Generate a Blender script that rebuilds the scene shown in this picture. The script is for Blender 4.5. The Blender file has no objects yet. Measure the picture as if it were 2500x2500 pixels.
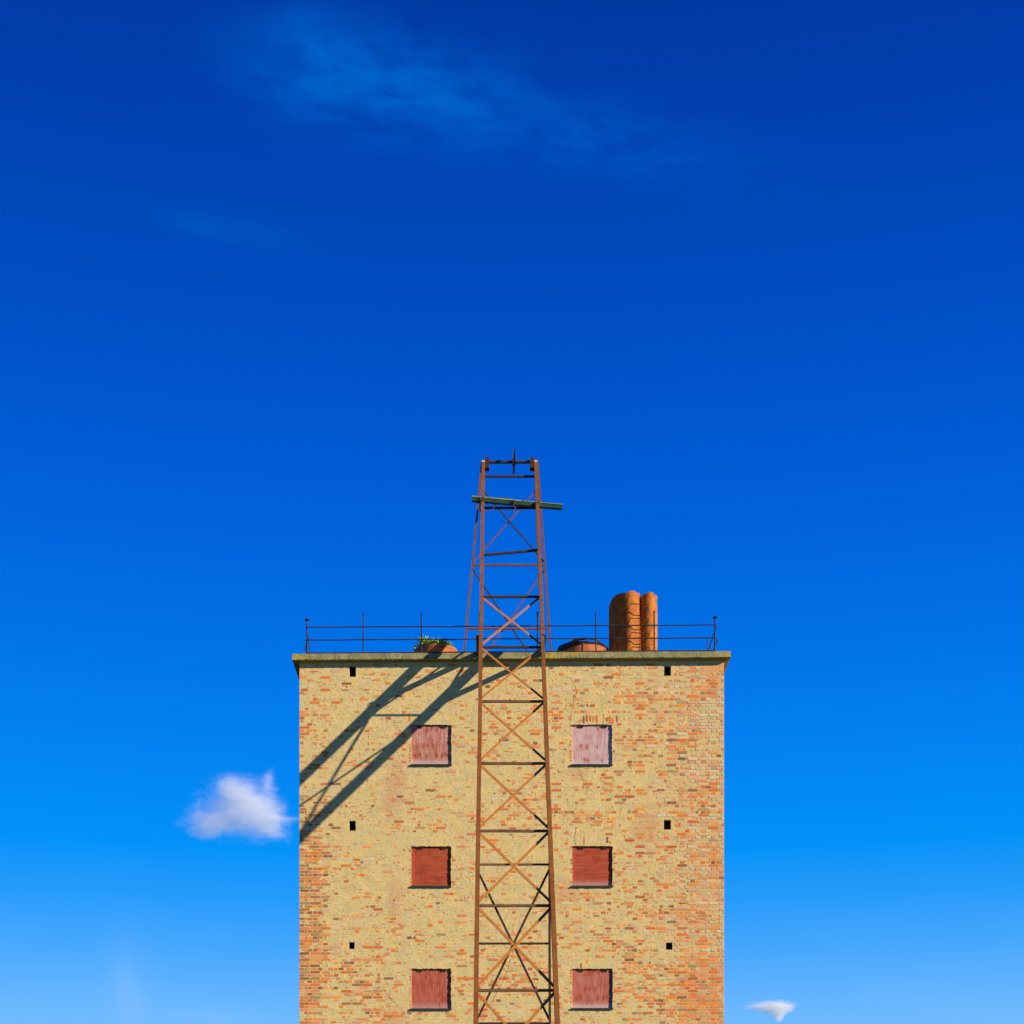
import bpy, bmesh, math, random
from mathutils import Vector, Matrix, noise as mnoise

random.seed(7)
scene = bpy.context.scene
COL = scene.collection

# ------------------------------------------------------------------ survey
# The facade was surveyed in "wall units" (102 units = 1 m on the front wall):
# u to the right, v downward, d = distance in front of the front wall.
S = 102.0
F, XC, HZ, CAMZ = 4000.0, 1205.0, 3030.0, 1.6
SUN_A, SUN_B = 2.15, 0.99          # sun ray: moves A left and B down for every unit towards the wall


def W(u, v, d=0.0):
    """wall units -> metres (u, v are true positions, no perspective)"""
    return Vector(((u - 1250.0) / S, -d / S, CAMZ + (HZ - v) / S))


def K(d):
    return F / (F - d)


def P(px, py, d):
    """true 3-D position of a point that was sighted at (px,py) and lies d in front of the wall"""
    k = K(d)
    return W(XC + (px - XC) / k, HZ - (HZ - py) / k, d)


def lin(r, g, b, a=1.0):
    f = lambda c: (c / 255.0 / 12.92) if c <= 10.3 else ((c / 255.0 + 0.055) / 1.055) ** 2.4
    return (f(r), f(g), f(b), a)


# ------------------------------------------------------------------ camera
cam = bpy.data.cameras.new('camera')
cam.sensor_width = 36.0
cam.lens = F / 2500.0 * 36.0
cam.shift_x = (1250.0 - XC) / 2500.0
cam.shift_y = (HZ - 1250.0) / 2500.0
cam.clip_end = 20000.0
cam_ob = bpy.data.objects.new('camera', cam)
cam_ob.location = ((XC - 1250.0) / S, -F / S, CAMZ)
cam_ob.rotation_euler = (math.radians(90), 0, 0)
COL.objects.link(cam_ob)
scene.camera = cam_ob

# ------------------------------------------------------------------ exposure
EXPO = 0.8
vs = scene.view_settings
vs.view_transform = 'Standard'
vs.look = 'None'
vs.exposure = EXPO
vs.gamma = 1.0
vs.use_curve_mapping = False
scene.cycles.max_bounces = 6
scene.cycles.volume_bounces = 4
scene.cycles.use_denoising = True


# ------------------------------------------------------------------ node helpers
class NT:
    def __init__(self, tree):
        self.t = tree

    def n(self, kind, **kw):
        nd = self.t.nodes.new(kind)
        for k, v in kw.items():
            setattr(nd, k, v)
        return nd

    def link(self, a, b):
        self.t.links.new(a, b)

    def val(self, sock, x):
        if isinstance(x, (int, float)):
            sock.default_value = x
        elif isinstance(x, (tuple, list, Vector)):
            sock.default_value = tuple(x)[:len(sock.default_value)]
        else:
            self.link(x, sock)

    def math(self, op, a, b=0.0, c=0.0, clamp=False):
        nd = self.n('ShaderNodeMath', operation=op, use_clamp=clamp)
        for i, x in enumerate((a, b, c)):
            self.val(nd.inputs[i], x)
        return nd.outputs[0]

    def vmath(self, op, a, b=(0, 0, 0), out=0):
        nd = self.n('ShaderNodeVectorMath', operation=op)
        self.val(nd.inputs[0], a)
        if op == 'SCALE':
            self.val(nd.inputs['Scale'], b)
        else:
            self.val(nd.inputs[1], b)
        return nd.outputs[out]

    def mix(self, fac, a, b, blend='MIX'):
        nd = self.n('ShaderNodeMix', data_type='RGBA', blend_type=blend)
        nd.clamp_factor = True
        self.val(nd.inputs[0], fac)
        self.val(nd.inputs[6], a)
        self.val(nd.inputs[7], b)
        return nd.outputs[2]

    def noise(self, vec, scale, detail=4.0, rough=0.55, dist=0.0, out=0):
        nd = self.n('ShaderNodeTexNoise')
        self.val(nd.inputs['Vector'], vec)
        nd.inputs['Scale'].default_value = scale
        nd.inputs['Detail'].default_value = detail
        nd.inputs['Roughness'].default_value = rough
        nd.inputs['Distortion'].default_value = dist
        return nd.outputs[out]

    def scaled(self, vec, s):
        return self.vmath('MULTIPLY', vec, s)

    def step(self, x, lo, hi):
        nd = self.n('ShaderNodeMapRange', interpolation_type='SMOOTHSTEP')
        self.val(nd.inputs[0], x)
        nd.inputs[1].default_value = lo
        nd.inputs[2].default_value = hi
        return nd.outputs[0]

    def ramp(self, x, stops, interp='LINEAR'):
        nd = self.n('ShaderNodeValToRGB')
        cr = nd.color_ramp
        cr.interpolation = interp
        while len(cr.elements) < len(stops):
            cr.elements.new(0.5)
        for e, (p, c) in zip(cr.elements, stops):
            e.position = p
            e.color = c
        self.val(nd.inputs[0], x)
        return nd.outputs[0]

    def sep(self, vec):
        nd = self.n('ShaderNodeSeparateXYZ')
        self.val(nd.inputs[0], vec)
        return nd.outputs

    def comb(self, x, y, z):
        nd = self.n('ShaderNodeCombineXYZ')
        for i, c in enumerate((x, y, z)):
            self.val(nd.inputs[i], c)
        return nd.outputs[0]


def new_mat(name):
    m = bpy.data.materials.new(name)
    m.use_nodes = True
    t = m.node_tree
    t.nodes.clear()
    nt = NT(t)
    out = nt.n('ShaderNodeOutputMaterial')
    return m, nt, out


def finish(nt, out, colour, rough=0.9, bump=None, bump_s=0.3, bump_d=0.01, metal=0.0, spec=0.3):
    b = nt.n('ShaderNodeBsdfPrincipled')
    nt.val(b.inputs['Base Color'], colour)
    nt.val(b.inputs['Roughness'], rough)
    nt.val(b.inputs['Metallic'], metal)
    b.inputs['Specular IOR Level'].default_value = spec
    if bump is not None:
        bn = nt.n('ShaderNodeBump')
        bn.inputs['Strength'].default_value = bump_s
        bn.inputs['Distance'].default_value = bump_d
        nt.val(bn.inputs['Height'], bump)
        nt.link(bn.outputs[0], b.inputs['Normal'])
    nt.link(b.outputs[0], out.inputs[0])
    return b


# ------------------------------------------------------------------ sun
ray = Vector((-SUN_A, 1.0, -SUN_B)).normalized()
sun = bpy.data.lights.new('sun', 'SUN')
sun.energy = 5.0
sun.angle = math.radians(0.53)
sun.color = (1.0, 0.87, 0.64)
sun_ob = bpy.data.objects.new('sun', sun)
sun_ob.rotation_euler = ray.to_track_quat('-Z', 'Y').to_euler()
sun_ob.location = (30, -30, 40)
COL.objects.link(sun_ob)
to_sun = -ray
SUN_ELEV = math.asin(to_sun.z)
SUN_AZ = math.atan2(to_sun.x, to_sun.y)

# ------------------------------------------------------------------ sky
world = bpy.data.worlds.new('World')
scene.world = world
world.use_nodes = True
wt = NT(world.node_tree)
world.node_tree.nodes.clear()
w_out = wt.n('ShaderNodeOutputWorld')
sky = wt.n('ShaderNodeTexSky', sky_type='NISHITA')
sky.sun_disc = False
sky.sun_elevation = SUN_ELEV
sky.sun_rotation = SUN_AZ
sky.air_density = 1.0
sky.dust_density = 0.3
sky.ozone_density = 3.0
tc = wt.n('ShaderNodeTexCoord')
direc = tc.outputs['Generated']
dx, dy, dz = wt.sep(direc)[0:3]


def el(y):
    return (HZ - y) / math.hypot(F, HZ - y)


g = 1.0 / (2.0 ** EXPO)
SKY_STOPS = [(0.0, (150, 205, 255)), (el(2500), (114, 187, 255)), (el(2330), (72, 169, 254)), (el(2200), (36, 156, 252)),
             (el(2080), (0, 147, 250)), (el(1900), (0, 134, 244)), (el(1600), (0, 114, 232)), (el(1250), (0, 95, 218)),
             (el(800), (0, 76, 196)), (el(300), (0, 61, 174)), (el(0), (0, 54, 162)), (1.0, (0, 36, 118))]
stops = []
for p_, c_ in SKY_STOPS:
    c = lin(*c_)
    stops.append((p_, (c[0], c[1], c[2], 1.0)))
grad = wt.ramp(dz, stops)
# thin cirrus: a layer at constant height, looked up by where the view ray meets it
zz = wt.math('MAXIMUM', dz, 0.02)
px_, py_ = wt.math('DIVIDE', dx, zz), wt.math('DIVIDE', dy, zz)
layer = wt.comb(px_, py_, 0.0)


def cirrus(c, along, across, ang, amount, nscale, lo, hi, seed):
    ca, sa = math.cos(ang), math.sin(ang)
    ux = wt.math('SUBTRACT', px_, c[0])
    uy = wt.math('SUBTRACT', py_, c[1])
    a = wt.math('ADD', wt.math('MULTIPLY', ux, ca / along), wt.math('MULTIPLY', uy, sa / along))
    b = wt.math('ADD', wt.math('MULTIPLY', ux, -sa / across), wt.math('MULTIPLY', uy, ca / across))
    r2 = wt.math('ADD', wt.math('MULTIPLY', a, a), wt.math('MULTIPLY', b, b))
    m = wt.math('EXPONENT', wt.math('MULTIPLY', r2, -1.0))
    iso = wt.comb(wt.math('MULTIPLY', a, along / 0.09), wt.math('MULTIPLY', b, across / 0.055), 0.0) if along < 0.5 else wt.comb(a, b, 0.0)
    nv = wt.vmath('ADD', iso, (seed, seed * 1.7, 0.0))
    n = wt.step(wt.noise(nv, nscale, 6.0, 0.55, 0.15), lo, hi)
    return wt.math('MULTIPLY', wt.math('MULTIPLY', m, n), amount)


c1 = cirrus((-0.085, 1.422), 0.115, 0.060, math.radians(15), 1.0, 1.6, 0.28, 0.66, 6.3)
c1b = cirrus((0.08, 1.485), 0.15, 0.045, math.radians(14), 0.60, 1.6, 0.25, 0.75, 12.0)
c1c = cirrus((-0.155, 1.375), 0.045, 0.07, math.radians(0), 0.7, 0.9, 0.15, 0.80, 8.4)
c2 = cirrus((-0.26, 1.62), 0.06, 0.018, math.radians(18), 0.55, 1.2, 0.2, 0.7, 21.0)
wisps = wt.math('ADD', wt.math('ADD', c1, c1b), wt.math('ADD', c1c, c2), clamp=True)
wisp_col = lin(0, 118, 226)
grad = wt.mix(wt.math('MULTIPLY', wisps, 0.55), grad, wisp_col)
# low streaks of haze near the horizon, left
c3 = cirrus((-1.47, 6.6), 1.0, 0.085, math.radians(102.6), 0.9, 0.7, 0.1, 0.7, 5.0)
c4 = cirrus((-1.28, 7.35), 0.24, 0.35, 0.0, 0.7, 1.0, 0.25, 0.75, 33.0)
grad = wt.mix(wt.math('MULTIPLY', wt.math('ADD', c3, c4, clamp=True), 0.16), grad, lin(205, 225, 255))

bg_a = wt.n('ShaderNodeBackground')
wt.link(wt.mix(1.0, sky.outputs[0], (0.05, 0.5, 1.0, 1.0), 'MULTIPLY'), bg_a.inputs[0])
bg_a.inputs[1].default_value = 0.10
bg_b = wt.n('ShaderNodeBackground')
wt.link(grad, bg_b.inputs[0])
bg_b.inputs[1].default_value = g * 1.0
mixs = wt.n('ShaderNodeMixShader')
mixs.inputs[0].default_value = 0.94
wt.link(bg_a.outputs[0], mixs.inputs[1])
wt.link(bg_b.outputs[0], mixs.inputs[2])
wt.link(mixs.outputs[0], w_out.inputs[0])


# ------------------------------------------------------------------ mesh helpers
class MB:
    def __init__(self):
        self.v, self.f, self.c = [], [], []

    def add(self, verts, faces, col=None):
        o = len(self.v)
        self.v += [tuple(p) for p in verts]
        self.f += [tuple(i + o for i in f) for f in faces]
        if col is not None:
            self.c += [col] * len(verts)
        return self

    def box(self, a, b):
        (x0, y0, z0), (x1, y1, z1) = a, b
        vs_ = [(x0, y0, z0), (x1, y0, z0), (x1, y1, z0), (x0, y1, z0), (x0, y0, z1), (x1, y0, z1), (x1, y1, z1), (x0, y1, z1)]
        return self.add(vs_, [(0, 3, 2, 1), (4, 5, 6, 7), (0, 1, 5, 4), (1, 2, 6, 5), (2, 3, 7, 6), (3, 0, 4, 7)])

    def sweep(self, p, q, prof, side, caps=True, n=1, wob=0.0):
        """extrude a 2-D profile [(s,t)] from p to q; s runs along `side`, t along side x axis"""
        p, q = Vector(p), Vector(q)
        ax = (q - p).normalized()
        sd = Vector(side)
        sd = (sd - ax * sd.dot(ax)).normalized()
        tt = sd.cross(ax).normalized()
        m = len(prof)
        vs_ = []
        for i in range(n + 1):
            c = p.lerp(q, i / n)
            if wob and 0 < i < n:
                c = c + sd * random.uniform(-wob, wob) + tt * random.uniform(-wob, wob)
            vs_ += [c + sd * s + tt * t for s, t in prof]
        fs = []
        for i in range(n):
            for j in range(m):
                a, b = i * m + j, i * m + (j + 1) % m
                fs.append((a, b, b + m, a + m))
        if caps:
            fs.append(tuple(reversed(range(m))))
            fs.append(tuple(range(n * m, n * m + m)))
        return self.add(vs_, fs)

    def tube(self, pts, r, n=6, caps=True):
        pts = [Vector(p) for p in pts]
        vs_, fs = [], []
        up = Vector((0.31, 0.2, 0.93)).normalized()
        for i, p in enumerate(pts):
            a = pts[min(i + 1, len(pts) - 1)] - pts[max(i - 1, 0)]
            a.normalize()
            s = a.cross(up)
            if s.length < 0.05:
                s = a.cross(Vector((1, 0, 0)))
            s.normalize()
            t = a.cross(s)
            for j in range(n):
                an = 2 * math.pi * j / n
                vs_.append(p + s * math.cos(an) * r + t * math.sin(an) * r)
        for i in range(len(pts) - 1):
            for j in range(n):
                a, b = i * n + j, i * n + (j + 1) % n
                fs.append((a, b, b + n, a + n))
        if caps:
            fs.append(tuple(reversed(range(n))))
            fs.append(tuple(range((len(pts) - 1) * n, len(pts) * n)))
        return self.add(vs_, fs)

    def build(self, name, mat, parent=None, origin=None, smooth=False):
        me = bpy.data.meshes.new(name)
        vv = self.v
        if origin is not None:
            o = Vector(origin)
            vv = [tuple(Vector(p) - o) for p in vv]
        me.from_pydata(vv, [], self.f)
        me.update()
        bm = bmesh.new()
        bm.from_mesh(me)
        bmesh.ops.recalc_face_normals(bm, faces=bm.faces)
        bm.to_mesh(me)
        bm.free()
        if self.c:
            at = me.attributes.new('tint', 'FLOAT_COLOR', 'POINT')
            flat = []
            for c in self.c:
                flat += [c[0], c[1], c[2], 1.0]
            at.data.foreach_set('color', flat)
        if smooth:
            for p_ in me.polygons:
                p_.use_smooth = True
        me.materials.append(mat)
        ob = bpy.data.objects.new(name, me)
        if origin is not None:
            ob.location = origin
        COL.objects.link(ob)
        if parent is not None:
            ob.parent = parent
            ob.matrix_parent_inverse = parent_world(parent).inverted()
        return ob


def parent_world(o):
    m = Matrix.LocRotScale(o.location, o.rotation_euler, o.scale)
    if o.parent:
        m = parent_world(o.parent) @ o.matrix_parent_inverse @ m
    return m


def thing(name, label, cat, loc, group=None):
    o = bpy.data.objects.new(name, None)
    o.empty_display_size = 0.3
    o.location = loc
    o['label'] = label
    o['category'] = cat
    if group:
        o['group'] = group
    COL.objects.link(o)
    return o


def I_prof(w, h, tf, tw):
    """I section: width w along side, depth h"""
    a, b, c = w / 2, h / 2, tw / 2
    return [(-a, -b), (a, -b), (a, -b + tf), (c, -b + tf), (c, b - tf), (a, b - tf), (a, b), (-a, b), (-a, b - tf), (-c, b - tf), (-c, -b + tf), (-a, -b + tf)]


def L_prof(w, h, t):
    return [(-w / 2, 0), (w / 2, 0), (w / 2, t), (-w / 2 + t, t), (-w / 2 + t, h), (-w / 2, h)]


def R_prof(w, h):
    return [(-w / 2, -h / 2), (w / 2, -h / 2), (w / 2, h / 2), (-w / 2, h / 2)]


# ------------------------------------------------------------------ materials
def geo_pos(nt):
    return nt.n('ShaderNodeNewGeometry').outputs['Position']


def mat_render():
    """lime render over brick: cream, ochre and grey-green blotches, pits, small chips of brick"""
    m, nt, out = new_mat('lime_render')
    p = geo_pos(nt)
    big = nt.noise(p, 0.55, 4, 0.6)
    mid = nt.noise(nt.scaled(p, (1, 1, 1.6)), 3.2, 6, 0.65)
    fine = nt.noise(p, 17.0, 4, 0.72)
    grain = nt.noise(p, 55.0, 2, 0.6)
    col = nt.mix(nt.step(mid, 0.36, 0.64), (0.53, 0.420, 0.195, 1), (0.66, 0.485, 0.205, 1))
    col = nt.mix(nt.math('MULTIPLY', nt.step(big, 0.45, 0.68), 0.5), col, (0.55, 0.445, 0.215, 1))
    och = nt.noise(nt.scaled(p, (1, 1, 2.6)), 2.6, 5, 0.62)
    col = nt.mix(nt.math('MULTIPLY', nt.step(och, 0.54, 0.66), 0.7), col, (0.66, 0.455, 0.115, 1))
    gr = nt.noise(nt.vmath('ADD', p, (7, 3, 11)), 7.0, 5, 0.65)
    col = nt.mix(nt.math('MULTIPLY', nt.step(gr, 0.53, 0.66), 0.65), col, (0.44, 0.375, 0.195, 1))
    pk = nt.noise(nt.vmath('ADD', nt.scaled(p, (1, 1, 1.8)), (17, 9, 4)), 8.0, 5, 0.65)
    col = nt.mix(nt.math('MULTIPLY', nt.step(pk, 0.56, 0.68), 0.6), col, (0.60, 0.35, 0.17, 1))
    # rosy run-off stains below some sills (wall units -> metres)
    def stain(u, v, ru, rv):
        c = W(u, v)
        q = nt.vmath('MULTIPLY', nt.vmath('SUBTRACT', p, tuple(c)), (S / ru, 0.0, S / rv))
        d = nt.vmath('LENGTH', q, out=1)
        w = nt.math('ADD', d, nt.math('MULTIPLY', nt.math('SUBTRACT', mid, 0.5), 1.6))
        return nt.math('SUBTRACT', 1.0, nt.step(w, 0.25, 1.25))
    st = None
    for a in ((975, 1885, 26, 55), (955, 1950, 30, 70), (965, 2200, 24, 60), (1400, 1890, 26, 26), (1385, 2185, 36, 50), (965, 2490, 30, 40), (1580, 2020, 40, 60)):
        s_ = stain(*a)
        st = s_ if st is None else nt.math('MAXIMUM', st, s_)
    col = nt.mix(nt.math('MULTIPLY', st, 0.5), col, (0.53, 0.25, 0.125, 1))
    # the right-hand quarter keeps a thin pinkish wash
    right = nt.step(nt.math('ADD', nt.sep(p)[0], nt.math('MULTIPLY', nt.math('SUBTRACT', big, 0.5), 3.0)), 2.6, 4.6)
    col = nt.mix(nt.math('MULTIPLY', right, 0.42), col, (0.58, 0.37, 0.16, 1))
    # small chips where brick grins through
    ch = nt.noise(nt.scaled(p, (1.0, 1.0, 2.2)), 10.0, 4, 0.6)
    chm = nt.math('MULTIPLY', nt.step(ch, 0.615, 0.645), nt.step(nt.noise(p, 1.6, 3), 0.36, 0.56))
    col = nt.mix(nt.math('MULTIPLY', chm, 0.85), col, (0.58, 0.20, 0.07, 1))
    # pits and specks
    pit = nt.step(fine, 0.57, 0.68)
    col = nt.mix(nt.math('MULTIPLY', pit, 0.55), col, (0.22, 0.175, 0.085, 1))
    lite = nt.step(nt.noise(nt.vmath('ADD', p, (3, 1, 5)), 19.0, 4, 0.72), 0.56, 0.66)
    col = nt.mix(nt.math('MULTIPLY', lite, 0.5), col, (0.70, 0.57, 0.32, 1))
    # hair-line courses printing through the render
    z = nt.sep(p)[2]
    saw = nt.math('FRACT', nt.math('DIVIDE', nt.math('ADD', z, nt.math('MULTIPLY', mid, 0.012)), 7.66 / S))
    ln = nt.math('MULTIPLY', nt.step(saw, 0.86, 0.95), nt.step(nt.noise(nt.scaled(p, (1, 1, 4)), 2.6, 3), 0.50, 0.62))
    col = nt.mix(nt.math('MULTIPLY', ln, 0.35), col, (0.33, 0.24, 0.11, 1))
    h = nt.math('ADD', nt.math('MULTIPLY', fine, 0.5), nt.math('ADD', nt.math('MULTIPLY', grain, 0.25), nt.math('MULTIPLY', nt.noise(p, 13.0, 4, 0.65), 0.6)))
    h = nt.math('SUBTRACT', h, nt.math('MULTIPLY', ln, 0.4))
    finish(nt, out, col, 0.95, h, 0.7, 0.02, spec=0.1)
    return m


def mat_brick():
    m, nt, out = new_mat('weathered_brick')
    p = geo_pos(nt)
    at = nt.n('ShaderNodeAttribute', attribute_name='tint')
    n1 = nt.noise(p, 22.0, 4, 0.65)
    n2 = nt.noise(p, 60.0, 2, 0.6)
    col = nt.mix(nt.math('MULTIPLY', nt.step(n1, 0.52, 0.78), 0.22), at.outputs['Color'], (0.50, 0.38, 0.19, 1))
    col = nt.mix(nt.math('MULTIPLY', nt.step(n2, 0.55, 0.75), 0.25), col, (0.16, 0.05, 0.025, 1))
    finish(nt, out, col, 0.92, n1, 0.4, 0.006, spec=0.15)
    return m


def mat_brick_side():
    """side and rear walls (edge-on here): brickwork with worn render, all in the material"""
    m, nt, out = new_mat('side_brickwork')
    p = geo_pos(nt)
    x, y, z = nt.sep(p)[0:3]
    bt = nt.n('ShaderNodeTexBrick')
    nt.val(bt.inputs['Vector'], nt.comb(nt.math('ADD', x, y), z, 0.0))
    bt.inputs['Scale'].default_value = 1.0
    bt.inputs['Brick Width'].default_value = 0.25
    bt.inputs['Row Height'].default_value = 0.075
    bt.inputs['Mortar Size'].default_value = 0.008
    bt.inputs['Color1'].default_value = (0.42, 0.13, 0.05, 1)
    bt.inputs['Color2'].default_value = (0.30, 0.10, 0.05, 1)
    bt.inputs['Mortar'].default_value = (0.50, 0.40, 0.22, 1)
    n = nt.noise(nt.scaled(p, (1, 1, 2)), 2.5, 5, 0.6)
    col = nt.mix(nt.step(n, 0.42, 0.52), bt.outputs['Color'], (0.49, 0.39, 0.19, 1))
    finish(nt, out, col, 0.95, bt.outputs['Fac'], 0.4, -0.006, spec=0.1)
    return m


def mat_concrete():
    m, nt, out = new_mat('lichened_concrete')
    p = geo_pos(nt)
    a = nt.noise(p, 5.0, 5, 0.65)
    b = nt.noise(p, 27.0, 4, 0.75)
    c = nt.noise(nt.scaled(p, (0.6, 1, 1)), 1.1, 3, 0.5)
    col = nt.mix(nt.step(a, 0.35, 0.65), (0.20, 0.185, 0.075, 1), (0.30, 0.26, 0.125, 1))
    col = nt.mix(nt.math('MULTIPLY', nt.step(b, 0.56, 0.68), 0.7), col, (0.46, 0.42, 0.27, 1))
    col = nt.mix(nt.math('MULTIPLY', nt.step(b, 0.46, 0.36), 0.7), col, (0.09, 0.085, 0.04, 1))
    yel = nt.math('MULTIPLY', nt.step(c, 0.535, 0.62), nt.step(nt.noise(p, 9.0, 4), 0.42, 0.58))
    col = nt.mix(nt.math('MULTIPLY', yel, 0.8), col, (0.46, 0.30, 0.02, 1))
    finish(nt, out, col, 0.95, nt.math('ADD', b, a), 0.6, 0.012, spec=0.1)
    return m


def mat_rust(name, c1, c2, c3, scale=7.0, rough=0.85):
    m, nt, out = new_mat(name)
    p = geo_pos(nt)
    a = nt.noise(p, scale, 5, 0.65)
    b = nt.noise(p, scale * 6, 3, 0.6)
    run = nt.noise(nt.scaled(p, (1, 1, 0.18)), scale * 2.2, 4, 0.6)
    col = nt.mix(nt.step(a, 0.35, 0.65), c1, c2)
    col = nt.mix(nt.math('MULTIPLY', nt.step(run, 0.5, 0.75), 0.6), col, c3)
    col = nt.mix(nt.math('MULTIPLY', nt.step(b, 0.60, 0.75), 0.4), col, tuple(x * 0.4 for x in c1[:3]) + (1,))
    finish(nt, out, col, rough, b, 0.3, 0.004, spec=0.25)
    return m


def mat_flue_patched():
    m, nt, out = new_mat('flaking_flue_steel')
    p = geo_pos(nt)
    a = nt.noise(p, 6.0, 5, 0.65)
    b = nt.noise(p, 30.0, 3, 0.6)
    col = nt.mix(nt.step(a, 0.35, 0.65), (0.30, 0.080, 0.008, 1), (0.46, 0.155, 0.012, 1))
    col = nt.mix(nt.math('MULTIPLY', nt.step(b, 0.50, 0.70), 0.55), col, (0.15, 0.045, 0.018, 1))
    fl = nt.noise(nt.vmath('ADD', nt.scaled(p, (1, 1, 0.6)), (1.1, 0.3, 0.4)), 4.0, 5, 0.6)
    col = nt.mix(nt.math('MULTIPLY', nt.step(fl, 0.585, 0.62), 0.9), col, (0.115, 0.088, 0.075, 1))
    finish(nt, out, col, 0.8, nt.math('ADD', a, b), 0.3, 0.006, spec=0.25)
    return m


def mat_board(name, base, pale, dark, vertical, knots, faded):
    """painted plywood: grain, knots bleeding through, bleached lower edge"""
    m, nt, out = new_mat(name)
    p = nt.n('ShaderNodeTexCoord').outputs['Object']
    sc = (1.0, 1.0, 0.07) if vertical else (0.07, 1.0, 1.0)
    g1 = nt.noise(nt.scaled(p, sc), 34.0, 4, 0.6, 0.4)
    g2 = nt.noise(nt.scaled(p, (sc[0], 1, sc[2] * 2 if vertical else sc[2])), 90.0, 3, 0.6)
    wv = nt.noise(nt.scaled(p, (1.0, 1, 0.35) if vertical else (0.35, 1, 1)), 5.0, 4, 0.6)
    rings = nt.math('FRACT', nt.math('MULTIPLY', wv, 9.0))
    col = nt.mix(nt.step(g1, 0.35, 0.68), base, pale)
    col = nt.mix(nt.math('MULTIPLY', nt.step(rings, 0.80, 0.95), 0.30), col, pale)
    col = nt.mix(nt.math('MULTIPLY', nt.step(g2, 0.55, 0.72), 0.45), col, dark)
    bl = nt.noise(nt.vmath('ADD', p, (base[0] * 50, 3, base[1] * 90)), 4.5, 5, 0.65)
    col = nt.mix(nt.math('MULTIPLY', nt.step(bl, 0.47, 0.66), 0.55), col, dark)
    if faded:
        lo = nt.step(nt.math('ADD', nt.sep(p)[2], nt.math('MULTIPLY', nt.math('SUBTRACT', g1, 0.5), 0.30)), -0.30, -0.46)
        col = nt.mix(nt.math('MULTIPLY', lo, faded), col, (0.60, 0.48, 0.46, 1))
    for (kx, kz, r) in knots:
        r *= 1.25
        q = nt.vmath('MULTIPLY', nt.vmath('SUBTRACT', p, (kx, 0.0, kz)), (1.0, 0.0, 0.62))
        d = nt.math('ADD', nt.vmath('LENGTH', q, out=1), nt.math('MULTIPLY', nt.math('SUBTRACT', g1, 0.5), 0.02))
        col = nt.mix(nt.math('MULTIPLY', nt.math('SUBTRACT', 1.0, nt.step(d, r * 0.4, r * 2.0)), 0.62), col, (0.33, 0.075, 0.03, 1))
        col = nt.mix(nt.math('MULTIPLY', nt.math('SUBTRACT', 1.0, nt.step(d, r * 0.15, r * 0.55)), 0.9), col, (0.16, 0.03, 0.015, 1))
    finish(nt, out, col, 0.9, g1, 0.35, 0.004, spec=0.06)
    return m


def mat_plain(name, c, c2, scale, rough=0.8, bump_d=0.004, spec=0.25):
    m, nt, out = new_mat(name)
    p = geo_pos(nt)
    a = nt.noise(p, scale, 5, 0.65)
    finish(nt, out, nt.mix(nt.step(a, 0.35, 0.65), c, c2), rough, a, 0.3, bump_d, spec=spec)
    return m


M_RENDER, M_BRICK, M_SIDE, M_CONC = mat_render(), mat_brick(), mat_brick_side(), mat_concrete()
M_LEG = mat_rust('rusted_leg_steel', (0.150, 0.048, 0.010, 1), (0.205, 0.070, 0.012, 1), (0.115, 0.036, 0.014, 1), 5.0)
M_BRACE = mat_rust('orange_rust_steel', (0.33, 0.115, 0.022, 1), (0.40, 0.145, 0.028, 1), (0.26, 0.085, 0.03, 1))
M_DARK = mat_rust('dark_rust_steel', (0.035, 0.019, 0.012, 1), (0.055, 0.028, 0.014, 1), (0.045, 0.02, 0.012, 1))
M_RUNG = mat_rust('brown_scaled_steel', (0.13, 0.06, 0.035, 1), (0.17, 0.085, 0.05, 1), (0.10, 0.045, 0.03, 1))
M_RAIL = mat_rust('railing_steel', (0.016, 0.015, 0.022, 1), (0.03, 0.026, 0.03, 1), (0.10, 0.095, 0.09, 1), 5.0)
M_FLUE = mat_rust('flue_steel', (0.22, 0.062, 0.010, 1), (0.38, 0.125, 0.012, 1), (0.14, 0.040, 0.014, 1), 6.0)
M_FLUE2 = mat_flue_patched()
M_DRUM = mat_rust('drum_steel', (0.30, 0.085, 0.026, 1), (0.40, 0.125, 0.04, 1), (0.22, 0.06, 0.022, 1), 6.0)
M_CHAR = mat_plain('charred_metal', (0.016, 0.013, 0.016, 1), (0.035, 0.026, 0.028, 1), 12.0, 0.9)
M_SLATE = mat_plain('slate', (0.022, 0.026, 0.036, 1), (0.045, 0.05, 0.055, 1), 18.0, 0.75)
M_HOLE = mat_plain('dark_lining', (0.05, 0.030, 0.016, 1), (0.09, 0.055, 0.03, 1), 9.0, 0.95)  # dark brown for the vent insides and the cracks
M_GREEN = mat_rust('green_painted_steel', (0.010, 0.045, 0.030, 1), (0.018, 0.065, 0.035, 1), (0.04, 0.06, 0.03, 1), 6.0)
M_LIT_EDGE = mat_rust('painted_sunlit_edge', (0.16, 0.24, 0.08, 1), (0.30, 0.34, 0.16, 1), (0.22, 0.30, 0.05, 1), 9.0)  # pale green that paints sunlight onto the lashed beam's top edge
M_CAP = mat_rust('bird_limed_steel', (0.30, 0.24, 0.20, 1), (0.55, 0.48, 0.42, 1), (0.14, 0.05, 0.03, 1), 22.0)
M_ROPE = mat_plain('old_rope', (0.10, 0.05, 0.04, 1), (0.17, 0.09, 0.06, 1), 40.0, 0.95)
M_GREASE = mat_rust('greased_steel', (0.035, 0.03, 0.045, 1), (0.06, 0.045, 0.05, 1), (0.13, 0.06, 0.05, 1), 9.0, 0.5)
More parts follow.
